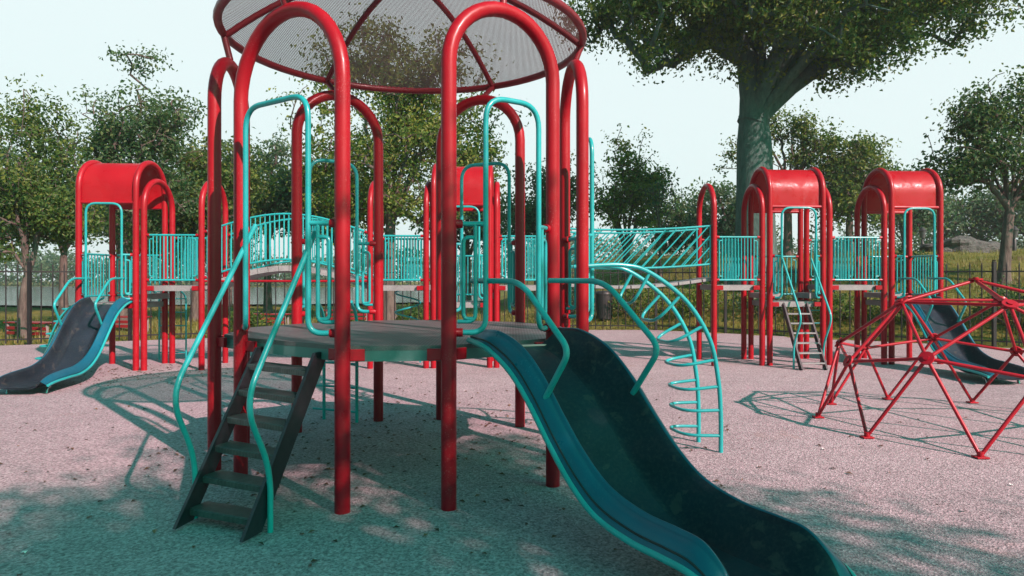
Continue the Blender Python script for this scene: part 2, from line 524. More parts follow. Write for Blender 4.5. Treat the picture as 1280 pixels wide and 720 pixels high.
def slide(root, L0, R0, d, zprof, label=None, rail=True, legs=True):
    """L0/R0 top corners, d run direction, zprof list of (s, rim height)"""
    L0 = Vector(L0); R0 = Vector(R0); d = Vector(d).normalized()
    S = [p[0] for p in zprof]; Zr = [p[1] for p in zprof]; D = [p[2] for p in zprof]
    # smooth sampling
    N = 44
    pz = spline([(s, z, dd) for s, z, dd in zprof], 8)
    cross = (R0 - L0); cw = cross.length; cu = cross / cw
    rows = []
    for p in pz:
        s, z, dep = p.x, p.y, p.z
        rows.append((L0 + d * s, z, dep))
    def sec(profile, th=0.0):
        vs = []; nC = len(profile)
        for base, z, dep in rows:
            for fx, fz in profile:
                vs.append(base + cu * (fx * cw) + Vector((0, 0, z + fz * dep)))
        fs = [(i * nC + k, i * nC + k + 1, (i + 1) * nC + k + 1, (i + 1) * nC + k) for i in range(len(rows) - 1) for k in range(nC - 1)]
        return vs, fs
    # chute: inner skin + outer skin closed
    prof = [(.115, .0), (.135, -.22), (.16, -.55), (.20, -.82), (.235, -.93), (.265, -.985), (.29, -1.0), (.5, -1.01), (.67, -1.0), (.695, -.985), (.72, -.93), (.765, -.74), (.815, -.48), (.862, -.2), (.89, .0)]
    outp = [(.91, -.03), (.885, -.3), (.85, -.62), (.80, -.92), (.74, -1.08), (.5, -1.14), (.26, -1.08), (.18, -.92), (.14, -.62), (.11, -.3), (.095, -.03)]
    ring = prof + outp; n = len(ring)
    vs = []
    for base, z, dep in rows:
        for fx, fz in ring: vs.append(base + cu * (fx * cw) + Vector((0, 0, z + fz * dep)))
    fs = [(i * n + k, i * n + (k + 1) % n, (i + 1) * n + (k + 1) % n, (i + 1) * n + k) for i in range(len(rows) - 1) for k in range(n)]
    m = MB().add(vs, fs, True)
    m.add(vs[:n], [tuple(range(n - 1, -1, -1))]); m.add(vs[-n:], [tuple(range(n))])
    ch = m.build('slide', M['chute'], root)
    if label: ch['label'] = label
    # polished sliding bed between the two wall creases
    bedp = [(.292, -.985), (.36, -.99), (.5, -.995), (.6, -.99), (.668, -.985)]
    vs = []; nb = len(bedp)
    for off in (0, -.004):
        for base, z, dep in rows:
            for fx, fz in bedp: vs.append(base + cu * (fx * cw) + Vector((0, 0, z + fz * dep + .006 + off)))
    n1 = len(rows) * nb
    fs = [(i * nb + k, i * nb + k + 1, (i + 1) * nb + k + 1, (i + 1) * nb + k) for i in range(len(rows) - 1) for k in range(nb - 1)]
    fs += [tuple(n1 + q for q in f[::-1]) for f in fs]
    MB().add(vs, fs, True).build('sliding_bed', M['bed'], ch)
    # coloured side rims: a flat flange that rolls over outward
    for sgn in (0, 1):
        f = (lambda x: x) if sgn == 0 else (lambda x: 1 - x)
        q = [(.112, -.05), (.106, .02), (.094, .025), (.082, -.03), (.074, -.09), (.066, -.075), (.02, -.27), (-.02, -.47), (-.03, -.50), (-.028, -.58), (-.012, -.66), (.012, -.66), (.03, -.52), (.07, -.25)] if sgn == 0 else [(.112, -.05), (.106, .02), (.092, .03), (.07, -.03), (.03, -.16), (-.01, -.35), (-.02, -.45), (.0, -.5), (.03, -.40), (.07, -.2)]
        nq = len(q); vs = []
        for base, z, dep in rows:
            for fx, fz in q: vs.append(base + cu * (f(fx) * cw) + Vector((0, 0, z + fz * dep)))
        if sgn: fs = [(i * nq + (k + 1) % nq, i * nq + k, (i + 1) * nq + k, (i + 1) * nq + (k + 1) % nq) for i in range(len(rows) - 1) for k in range(nq)]
        else: fs = [(i * nq + k, i * nq + (k + 1) % nq, (i + 1) * nq + (k + 1) % nq, (i + 1) * nq + k) for i in range(len(rows) - 1) for k in range(nq)]
        mm = MB().add(vs, fs, True)
        mm.add(vs[:nq], [tuple(range(nq))]); mm.add(vs[-nq:], [tuple(range(nq - 1, -1, -1))])
        mm.build('slide_rim', M['rim'], ch)
        e1 = [base + cu * (f(-.026) * cw) + Vector((0, 0, z - .58 * dep)) for base, z, dep in rows]
        e2 = [base + cu * (f(-.004) * cw) + Vector((0, 0, z - .375 * dep)) for base, z, dep in rows]
        MB().tube(e1, .021, 10).build('rim_edge', M['teal'], ch)
        MB().tube(e2, .0065, 6).build('rim_seam', M['black'], ch)
    # lip of bare steel where the chute starts
    b, z, dep = rows[1]
    mm = MB().bar(b + cu * (.16 * cw) + Vector((0, 0, z - dep + .012)), b + cu * (.84 * cw) + Vector((0, 0, z - dep + .012)), .02, .012)
    mm.build('slide_lip', M['steel'], ch)
    if legs:
        i = int(len(rows) * .86); b, z, dep = rows[i]
        for fx in (.16, .84):
            mm = MB()
            p = b + cu * (fx * cw); zz = z - dep * 1.1
            mm.tube(fillet([p + Vector((0, 0, zz)), p + d * .06 + Vector((0, 0, zz - .01)), p + d * .1 + Vector((0, 0, -.03))], .04, 4), .02, 8)
            mm.build('support_leg', M['steel'], ch)
    if rail:
        for E, q in ((L0, .05), (R0, -.10)):
            P = lambda s, z: E + d * s + cu * q + Vector((0, 0, z))
            zz = np.interp(.8, S, Zr)
            mm = MB().tube(fillet([P(-.12, 1.67), P(.52, 1.67), P(1.05, 1.235), P(.80, zz - .06)], [0, .16, .10, 0], 7), .021, 10)
            mm.build('handrail', M['teal'], ch)
    return ch

# ------------------------------------------------------------------ the round play tower in the foreground
P = [gpt(301, 603), gpt(428, 640), gpt(561, 636), gpt(691, 607), gpt(728, 578), gpt(706, 548), gpt(650, 533), gpt(551, 524), gpt(473, 526), gpt(371, 540), gpt(305, 556), gpt(268, 587)]
C0 = sum(P, Vector()) / 12
C0 = Vector((-1.03, 6.70, 0))
tower = thing('play_tower', (C0.x, C0.y, 0), 'big round play tower of tall red arches under a mesh canopy, with stairs and slide', 'play tower')
DK = 1.19
outs = []
for i in range(6):
    A, B = P[2 * i], P[2 * i + 1]
    arch_post(tower, A, B, 3.76 if i not in (5,) else 3.70)
    outs.append(((A + B) / 2 - C0).normalized())
# platform
poly = []
for p in P:
    q = C0 + (p - C0) * .955
    poly.append((q.x, q.y))
MB().prism(poly[::1], DK - .035, DK).build('platform', M['platform'], tower)
plat = [o for o in tower.children if o.name.startswith('platform')][0]
ed = MB()
for i in range(12):
    a = Vector((*poly[i], DK - .062)); b = Vector((*poly[(i + 1) % 12], DK - .062))
    nn = ((a + b) / 2 - C0); nn.z = 0; nn.normalize()
    ed.bar(a - nn * .02, b - nn * .02, .036, .106, nn)
ed.build('platform_edge', M['edge'], plat)
for i, p in enumerate(P):
    for j in (i - 1, i + 1):
        q = P[j % 12]
        t = (q - p).normalized(); nn = (p - C0).normalized()
        a = p + t * .03 - nn * .015 + Vector((0, 0, DK - .06)); b = p + t * .15 - nn * .03 + Vector((0, 0, DK - .06))
        MB().bar(a, b, .03, .085, nn, .004).build('platform_bracket', M['red'], tower)
# canopy
RC, ZR, HD = 1.72, 4.0, .7
cm = MB()
NR, NA = 14, 72
vs = [(C0.x, C0.y, ZR + HD)]
for i in range(1, NR + 1):
    r = RC * i / NR
    for k in range(NA):
        a = 2 * math.pi * k / NA
        vs.append((C0.x + r * math.cos(a), C0.y + r * math.sin(a), ZR + HD * (1 - (r / RC) ** 2)))
fs = [(0, 1 + k, 1 + (k + 1) % NA) for k in range(NA)]
for i in range(NR - 1):
    for k in range(NA):
        fs.append((1 + i * NA + k, 1 + (i + 1) * NA + k, 1 + (i + 1) * NA + (k + 1) % NA, 1 + i * NA + (k + 1) % NA))
cm.add(vs, fs, True)
can = cm.build('canopy', M['canopy'], tower)
MB().tube([(C0.x + RC * math.cos(2 * math.pi * k / 64), C0.y + RC * math.sin(2 * math.pi * k / 64), ZR) for k in range(64)], .038, 12, closed=True).build('canopy_rim', M['red_shaded'], can)
for i in range(6):
    mid = (P[2 * i] + P[2 * i + 1]) / 2
    a = math.atan2(mid.y - C0.y, mid.x - C0.x)
    pts = []
    for j in range(13):
        r = RC * (j / 12)
        pts.append((C0.x + r * math.cos(a), C0.y + r * math.sin(a), ZR + HD * (1 - (r / RC) ** 2) - .035))
    MB().tube(pts, .03, 10).build('canopy_spoke', M['red_shaded'], can)
    tp = Vector((mid.x, mid.y, 3.75)); rp_ = Vector((C0.x + RC * math.cos(a), C0.y + RC * math.sin(a), ZR))
    MB().tube([tp, rp_], .03, 10).build('canopy_bracket', M['red_shaded'], can)
# entry hoops (the left-hand arch stays open)
for i in (0, 1, 2, 3, 4):
    gate(tower, P[2 * i], P[2 * i + 1], outs[i], DK, 3.03, inset=.24 if i < 2 else .2, off=.13)
# staircase
tl, tr_ = Vector((-2.07, 5.46, 1.13)), Vector((-1.49, 5.06, 1.13))
bl, brr = Vector((-2.24, 4.58, 0.02)), Vector((-1.70, 4.36, 0.02))
side = (tr_ - tl).normalized()
st = MB()
for a, b in ((tl, bl), (tr_, brr)):
    dd = (a - b).normalized()
    hor = Vector((dd.x, dd.y, 0)).normalized() * .19
    # plank with vertical-cut foot
    s2 = side * .016
    a1 = a + hor * .15; b1 = b - hor * .3
    poly3 = [b1, b1 + hor, a1 + hor * 1.0, a1]
    vs = [q - s2 for q in poly3] + [q + s2 for q in poly3]
    st.add(vs, [(3, 2, 1, 0), (4, 5, 6, 7), (0, 1, 5, 4), (1, 2, 6, 5), (2, 3, 7, 6), (3, 0, 4, 7)])
stair = st.build('staircase', M['stair'], tower)
for i in range(6):
    z = .10 + .18 * i
    f = z / 1.13
    a = bl.lerp(tl, f); b = brr.lerp(tr_, f); a.z = b.z = z
    dirn = ((tl + tr_) - (bl + brr)); dirn.z = 0; dirn.normalize()
    a += dirn * .10 + side * .018; b += dirn * .10 - side * .018
    m = MB().bar(a, b, .17, .024, dirn, .004)
    nz = Vector((0, 0, -.012))
    m.bar(a - dirn * .087 + nz, b - dirn * .087 + nz, .008, .038, dirn)
    m.build('stair_tread', M['tread'], stair)
for (t0, b0, sg) in ((tl, bl, -1), (tr_, brr, 1)):
    dh = (b0 - t0); dh.z = 0; Lh = dh.length; dh.normalize()
    o = side * sg * .04
    Q = lambda s, z: Vector((t0.x, t0.y, 0)) + dh * s + o + Vector((0, 0, z))
    MB().tube(fillet([Q(-.06, 2.12), Q(Lh + .06, .90), Q(Lh - .2, .42), Q(Lh - .2, -.02)], [0, .2, .18, 0], 8), .02, 10).build('handrail', M['teal'], stair)
# slide
zp = [(-.04, 1.30, .13), (.22, 1.30, .21), (.5, 1.21, .27), (.72, 1.05, .30), (.95, .81, .30), (1.16, .61, .29), (1.38, .465, .27), (1.65, .395, .25), (1.9, .38, .245), (2.06, .36, .23), (2.18, .275, .15), (2.25, .17, .06)]
slide(tower, (-.285, 5.10, 0), (.462, 5.315, 0), (.57, -.82, 0), zp, 'wide dark slide with blue-green rims')
# curved loop climber on the right
def climber(root, a0, a1, cu, rungs):
    """a0/a1: upper ends of two rails, path in (run, z)"""
    pass
oA = Vector((1, .03, 0)).normalized()
pathR = [(.70, 6.36), (2.02, 6.60)]
prof = [(0, 1.80), (.35, 1.81), (.62, 1.74), (.98, 1.47), (1.22, 1.10), (1.31, .70), (1.335, .35), (1.335, -.03)]
rails = []
for (x0, y0, x1, y1) in ((.68, 6.30, 2.02, 6.58), (.62, 6.86, 1.92, 7.0)):
    pts = []
    for s, z in spline([(s, z, 0) for s, z in prof], 6) and [(v.x, v.y) for v in spline([(s, z, 0) for s, z in prof], 6)]:
        f = s / 1.335
        pts.append(Vector((x0 + (x1 - x0) * f, y0 + (y1 - y0) * f, z)))
    rails.append(pts)
m = MB()
for pts in rails: m.tube(pts, .022, 10)
cl = m.build('loop_climber', M['teal'], tower)
cl['label'] = 'curved climber with looped rungs'
for fi in (.30, .42, .54, .655, .755, .845, .93):
    i = int(fi * (len(rails[0]) - 1))
    a, b = rails[0][i], rails[1][i]
    tg = (rails[0][min(i + 1, len(rails[0]) - 1)] - rails[0][i - 1]).normalized()
    inn = Vector((-(-tg.z), 0, 0)) if False else Vector((tg.z, 0, -tg.x))
    if inn.x > 0: inn = -inn
    inn.normalize()
    pts = fillet([a, a + inn * .34, b + inn * .34, b], .17, 8)
    MB().tube(pts, .016, 8).build('climber_rung', M['teal'], cl)
# small rung ladder at the back
la, lb = gpt(405, 524), gpt(446, 528)
m = MB()
for p in (la, lb): m.tube(fillet([p + Vector((0, 0, -.03)), p + Vector((0, 0, 1.25)), p + Vector((.0, -.28, 1.42))], .15), .02, 8)
ld = m.build('rung_ladder', M['teal'], tower)
for z in (.12, .40, .68, .96):
    uu = (lb - la).normalized()
    MB().tube([la - uu * .16 + Vector((0, 0, z)), lb + Vector((0, 0, z))], .014, 8).build('ladder_rung', M['teal'], ld)

# ------------------------------------------------------------------ the long linked structure behind
def yb(x): return 12.76 + .06 * x
DP = 1.03
link = thing('linked_play_structure', (0, yb(0), 0), 'long linked play structure of red towers joined by turquoise-railed bridges, behind the round tower', 'play structure')
TOPS, TOPR = 3.50, 3.84
def side_arch(x, top): return arch_post(link, (x, yb(x), 0), (x, yb(x) + DP, 0), top, .054)

def deck(x0, x1, z, front=-.0, back=DP, th=.10):
    m = MB()
    xm = (x0 + x1) / 2
    poly = [(x0, yb(x0) + front + .05), (x1, yb(x1) + front + .05), (x1, yb(x1) + back - .05), (x0, yb(x0) + back - .05)]
    m.prism(poly, z - th, z)
    return m.build('deck', M['deck'], link)

def brackets(xs, z):
    for x, s in xs:
        for y in (yb(x), yb(x) + DP):
            MB().bar((x + s * .04, y, z), (x + s * .17, y, z), .05, .085, (0, 1, 0), .005).build('deck_bracket', M['red'], link)

def roofed_tower(x0, x1):
    side_arch(x0, TOPR); side_arch(x1, TOPR)
    # barrel roof
    rad = DP / 2 - .015
    zc = TOPR - DP / 2
    prof = [(.015, 3.05), (.015, zc)]
    for i in range(1, 18):
        a = math.pi * (1 - i / 18)
        prof.append((DP / 2 + rad * math.cos(a), zc + rad * math.sin(a) * 1.02))
    prof += [(DP - .015, zc), (DP - .015, 3.05)]
    vs = []; nP = len(prof)
    cen = (DP / 2, zc)
    for off in (0, -.012):
        for x in (x0 + .05, x1 - .05):
            for (y, z) in prof:
                dy, dz = y - cen[0], max(0, z - cen[1])
                l = math.hypot(dy, dz) or 1
                vs.append((x, yb(x) + y + off * dy / l, z + off * dz / l))
    fs = []; shell = set()
    for k in range(nP - 1):
        shell |= {(k, nP + k, nP + k + 1, k + 1), (2 * nP + k, 2 * nP + k + 1, 3 * nP + k + 1, 3 * nP + k)}
        fs.append((k, nP + k, nP + k + 1, k + 1))
        fs.append((2 * nP + k, 2 * nP + k + 1, 3 * nP + k + 1, 3 * nP + k))
        fs.append((k, k + 1, 2 * nP + k + 1, 2 * nP + k))
        fs.append((nP + k, 3 * nP + k, 3 * nP + k + 1, nP + k + 1))
    fs.append((0, 2 * nP, 3 * nP, nP)); fs.append((nP - 1, 2 * nP - 1, 4 * nP - 1, 3 * nP - 1))
    rf = MB().add(vs, [f for f in fs if f in shell], True)
    rf.add(vs, [f for f in fs if f not in shell])
    rf = rf.build('roof', M['roof'], link)
    for y in (.0, DP):
        MB().tube([(x0, yb(x0) + y, 3.05), (x1, yb(x1) + y, 3.05)], .032, 10).build('roof_rail', M['red'], rf)
    deck(x0, x1, 1.22)
    brackets(((x0, 1), (x1, -1)), 1.17)
    railing(link, (x0, yb(x0) + DP), (x1, yb(x1) + DP), 1.34, 2.12, 8)

XL0, XL1 = -7.83, -6.83
XC0, XC1 = -1.46, -.42
XA0, XA1 = 4.95, 6.00
XB0, XB1 = 7.37, 8.35
for a, b in ((XL0, XL1), (XC0, XC1), (XA0, XA1), (XB0, XB1)): roofed_tower(a, b)
# lower arches beside the towers and at the bridge ends
XS = dict(B=-6.69, G=-5.67, H=-2.63, I=-1.60, I2=-.29, J=.86, K=3.86, Q=4.80, Q2=6.13, V=7.22)
for x in XS.values(): side_arch(x, TOPS)
def walkway(x0, x1, n=12):
    deck(x0, x1, 1.54)
    brackets(((x0, 1), (x1, -1)), 1.49)
    for y in (0, DP): railing(link, (x0, yb(x0) + y), (x1, yb(x1) + y), 1.64, 2.46, n)
walkway(XS['B'], XS['G'], 12); walkway(XS['H'], XS['I'], 13); walkway(XS['I2'], XS['J'], 14)
walkway(XS['K'], XS['Q'], 11); walkway(XS['Q2'], XS['V'], 12)
for a, b in ((XL1 - .28, XS['B']), (XS['I'], XC0 + .28), (XC1 - .28, XS['I2']), (XS['Q'], XA0 + .28), (XA1 - .28, XS['Q2']), (XS['V'], XB0 + .28)):
    deck(a + .07, b - .0, 1.38, .08, DP - .08)
# arched bridge
hump = lambda t: .36 * math.sin(math.pi * t)
g, h = XS['G'], XS['H']
m = MB(); NS = 16
for i in range(NS):
    t0, t1 = i / NS, (i + 1) / NS
    x0, x1 = g + (h - g) * t0 + .004, g + (h - g) * t1 - .004
    a = Vector((x0, yb(x0) + DP / 2, 1.50 + hump(t0))); b = Vector((x1, yb(x1) + DP / 2, 1.50 + hump(t1)))
    m.bar(a, b, DP - .12, .10, (0, 1, 0))
m.build('arched_bridge_deck', M['deck'], link)
for y in (.0, DP):
    railing(link, (g, yb(g) + y), (h, yb(h) + y), 1.66, 2.50, 32, hump)
    m = MB().tube([(g, yb(g) + y, 1.62), (h, yb(h) + y, 1.62)], .022, 10); m.build('tie_rod', M['red'], link)
# sagging bridge with slanted bars
j, k = XS['J'], XS['K']
zd = lambda t: 1.56 + .10 * t - .42 * t * (1 - t)
NP = 13
for i in range(NP):
    t0, t1 = i / NP, (i + 1) / NP
    x0, x1 = j + (k - j) * t0 + .012, j + (k - j) * t1 - .012
    MB().bar((x0, yb(x0) + DP / 2, zd(t0)), (x1, yb(x1) + DP / 2, zd(t1)), DP - .16, .06, (0, 1, 0), .006).build('bridge_plank', M['deck'], link)
for y in (.03, DP - .03):
    m = MB()
    zt = lambda t: 2.62 + .06 * t - .22 * t * (1 - t); zl = lambda t: 1.92 + .03 * t - .28 * t * (1 - t)
    X = lambda t: j + (k - j) * t
    for zz in (zt, zl): m.tube([(X(i / 16), yb(X(i / 16)) + y, zz(i / 16)) for i in range(17)], .02, 8)
    for i in range(18):
        tb = -.22 + i * .068; tt = tb + .235
        p = Vector((X(tb), yb(X(tb)) + y, zl(min(max(tb, 0), 1)))); q = Vector((X(tt), yb(X(tt)) + y, zt(min(max(tt, 0), 1))))
        if tb < 0.02:
            f = (.02 - tb) / (tt - tb); p = p.lerp(q, f)
        if tt > .98:
            f = (.98 - tb) / (tt - tb); q = p.lerp(q, f) if tb >= .02 else q
        if (q - p).length > .06: m.tube([p, q], .013, 6)
    m.tube([(X(.98), yb(X(.98)) + y, zl(1)), (X(.98), yb(X(.98)) + y, zt(1))], .018, 8)
    m.build('slanted_bar_railing', M['teal'], link)
# front gates, slides, ladder
Y_ = lambda x: Vector((x, yb(x), 0))
for a, b in ((XL0, XL1), (XA0, XA1), (XB0, XB1)): gate(link, Y_(a), Y_(b), (0, -1, 0), 1.2, 3.02, inset=.19, off=.11)
gate(link, Y_(XC0), Y_(XC1), (0, -1, 0), 1.2, 3.0, inset=.19, off=.11)
railing(link, (XL0, yb(XL0)), (XL0, yb(XL0) + DP), 1.34, 2.12, 8)
railing(link, (XB1, yb(XB1)), (XB1, yb(XB1) + DP), 1.34, 2.12, 8)
zs = [(-.04, 1.33, .13), (.22, 1.31, .20), (.5, 1.20, .25), (.72, 1.02, .27), (.95, .78, .27), (1.16, .57, .26), (1.4, .41, .24), (1.7, .315, .215), (2.05, .29, .19), (2.4, .26, .16), (2.6, .20, .10)]
slide(link, (XL0 + .10, yb(XL0) - .02, 0), (XL1 - .10, yb(XL1) - .02, 0), (.10, -1, 0), zs, 'slide at the far left tower')
slide(link, (XB0 + .12, yb(XB0) - .02, 0), (XB1 - .08, yb(XB1) - .02, 0), (-.02, -1, 0), zs, 'slide at the far right tower')
# ladder of tower A
st = MB()
ltl, ltr = Vector((5.20, yb(5.2) - .02, 1.18)), Vector((5.66, yb(5.66) - .02, 1.18))
lbl, lbr = Vector((5.26, yb(5.2) - .72, 0)), Vector((5.72, yb(5.66) - .72, 0))
for a, b in ((ltl, lbl), (ltr, lbr)): st.bar(a, b, .03, .11, (1, 0, 0))
lad = st.build('step_ladder', M['stair'], link)
for i in range(6):
    z = .12 + i * .175; f = z / 1.18
    a = lbl.lerp(ltl, f); b = lbr.lerp(ltr, f)
    MB().bar(a + Vector((.016, 0, 0)), b - Vector((.016, 0, 0)), .13, .028, (0, 1, 0), .004).build('step', M['deck'], lad)
for t0, b0, sg in ((ltl, lbl, -1), (ltr, lbr, 1)):
    Q = lambda y, z, dx=0: Vector((t0.x + sg * .05 + dx, t0.y - y, z))
    MB().tube(fillet([Q(.1, 2.05), Q(.78, .95, .08), Q(.55, .45, .03), Q(.55, -.02, .03)], [0, .15, .15, 0]), .019, 8).build('handrail', M['teal'], lad)
# climbers at the back: rung ladder by the left tower, twisted pole under the walkway, loop ladder at far left
def rung_ladder(x, y, wd, top, n):
    m = MB()
    for s in (-1, 1): m.tube(fillet([(x + s * wd / 2, y, -.03), (x + s * wd / 2, y, top), (x + s * wd / 2, y - .3, top + .15)], .12), .018, 8)
    o = m.build('rung_ladder', M['teal'], link)
    for i in range(n):
        z = .15 + i * (top - .2) / (n - 1)
        MB().tube([(x - wd / 2, y, z), (x + wd / 2, y, z)], .013, 6).build('ladder_rung', M['teal'], o)
rung_ladder(-6.95, yb(-6.9) + DP + .55, .55, 1.3, 5)
rung_ladder(6.6, yb(6.6) + DP + .5, .5, 1.3, 5)
m = MB(); cx, cy = -2.02, yb(-2.0) + .55
m.tube([(cx + .24 * math.cos(a), cy + .24 * math.sin(a), .05 + a / (2 * math.pi) * .38) for a in np.linspace(0, 2 * math.pi * 3.7, 90)], .018, 8)
m.build('spiral_climber', M['teal'], link)
m = MB()
for i in range(5):
    s = i * .26
    xa, ya, z = XL0 - .25 - .55 * math.sin(min(s, 1.2) * 1.1), yb(XL0) + .55, 1.1 - i * .23
    m.tube(fillet([(xa, ya - .25, z), (xa - .3, ya - .25, z), (xa - .3, ya + .25, z), (xa, ya + .25, z)], .14), .016, 8)
for dy in (-.25, .25):
    m.tube(spline([(XL0 - .02, yb(XL0) + .55 + dy, 1.3), (XL0 - .45, yb(XL0) + .55 + dy, 1.05), (XL0 - .72, yb(XL0) + .55 + dy, .55), (XL0 - .78, yb(XL0) + .55 + dy, -.02)]), .02, 8)
m.build('loop_climber', M['teal'], link)

# ------------------------------------------------------------------ geodesic climbing dome
DC, DR = Vector((5.29, 7.76, 0)), 1.66
dome = thing('climbing_dome', DC, 'open red climbing dome of thin tubes bolted at round hubs, on the right', 'climbing dome')
def dp(az, el, r=DR):
    a = R(az)
    return DC + Vector((r * math.cos(R(el)) * math.sin(a), -r * math.cos(R(el)) * math.cos(a), r * math.sin(R(el))))
top = dp(0, 90)
r1 = [dp(-15 + 72 * i, 58.28) for i in range(5)]
r2 = []
for i in range(5):
    r2.append(dp(-15 + 72 * i, 26.57)); r2.append(dp(-15 + 72 * i + 36, 31.72))
r3 = [dp(-15 + 18 + 36 * i, 0) + Vector((0, 0, .02)) for i in range(10)]
E = []
for i in range(5):
    E += [(top, r1[i]), (r1[i], r1[(i + 1) % 5]), (r1[i], r2[2 * i]), (r1[i], r2[2 * i + 1]), (r1[i], r2[2 * i - 1])]
for i in range(10): E += [(r2[i], r2[(i + 1) % 10]), (r2[i], r3[i]), (r2[i], r3[i - 1])]
for a, b in E:
    d = (b - a).normalized()
    MB().tube([a + d * .03, b - d * .03], .0185, 10).build('strut', M['red_thin'], dome)
for p in [top] + r1 + r2:
    n = (p - DC).normalized()
    m = MB().disc(p + n * .012, n, .072, .02, 20)
    m.disc(p + n * .028, n, .03, .014, 10)
    m.build('hub_plate', M['red_thin'], dome)
for p in r3:
    n = (p - DC); n.z = 0; n.normalize()
    m = MB().box((p.x, p.y, .012), (.11, .10, .016), .004); m.tube([p + Vector((0, 0, .0)), p + Vector((0, 0, .045))], .03, 10)
    m.build('foot_plate', M['red_thin'], dome)

# ------------------------------------------------------------------ iron fence
fl = [Vector((x, y, 0)) for x, y in FENCE]
fence = thing('iron_fence', fl[0], 'black iron picket fence curving round the back of the playground', 'fence')
def walk(pl, step):
    out = []; carry = 0
    for a, b in zip(pl, pl[1:]):
        L = (b - a).length; s = carry
        while s < L:
            out.append((a + (b - a) * (s / L), (b - a).normalized())); s += step
        carry = s - L
    return out
posts = walk(fl, 2.2)
for p, u in posts:
    m = MB().box((p.x, p.y, 1.0), (.075, .075, 2.14), .006)
    m.disc((p.x, p.y, 2.09), (0, 0, 1), .045, .03, 10)
    m.build('fence_post', M['fence'], fence)
for (a, ua), (b, ub) in zip(posts, posts[1:]):
    m = MB(); u = (b - a).normalized(); L = (b - a).length
    for z in (.14, 1.83): m.bar(a + u * .03 + Vector((0, 0, z)), b - u * .03 + Vector((0, 0, z)), .03, .035)
    n = int(L / .22)
    for i in range(1, n):
        q = a + u * (L * i / n)
        m.tube([q + Vector((0, 0, .04)), q + Vector((0, 0, 1.98)), q + Vector((0, 0, 2.06))], [.016, .016, .002], 6)
    m.build('fence_panel', M['fence'], fence)

# ------------------------------------------------------------------ trees
rng = np.random.default_rng(11)
def mesh_np(name, V, Fq, mat, parent=None, smooth=False):
    me = bpy.data.meshes.new(name)
    me.vertices.add(len(V)); me.vertices.foreach_set('co', np.asarray(V, np.float32).ravel())
    n, k = Fq.shape
    me.loops.add(n * k); me.loops.foreach_set('vertex_index', Fq.astype(np.int32).ravel())
    me.polygons.add(n)
    me.polygons.foreach_set('loop_start', np.arange(0, n * k, k, dtype=np.int32))
    me.polygons.foreach_set('loop_total', np.full(n, k, np.int32))
    me.polygons.foreach_set('use_smooth', np.full(n, smooth))
    me.update(calc_edges=True); me.materials.append(mat)
    o = bpy.data.objects.new(name, me); COL.objects.link(o)
    if parent is not None: o.parent = parent
    return o

def leaf_quads(cent, size, rng, up=.5, aspect=.62, outw=None):
    n = len(cent)
    nrm = rng.normal(size=(n, 3)); nrm[:, 2] += up
    if outw is not None: nrm = nrm * .62 + outw
    nrm = nrm; nrm /= np.linalg.norm(nrm, axis=1, keepdims=True)
    t = rng.normal(size=(n, 3)); t -= nrm * (t * nrm).sum(1, keepdims=True); t /= np.linalg.norm(t, axis=1, keepdims=True)
    b = np.cross(nrm, t)
    s = (size * rng.uniform(.6, 1.35, n))[:, None]
    fold = nrm * s * .18
    v = np.stack([cent - t * s * .5, cent + b * s * .5 * aspect + fold, cent + t * s * .55, cent - b * s * .5 * aspect + fold], 1)
    return v.reshape(-1, 3), np.arange(4 * n).reshape(n, 4)

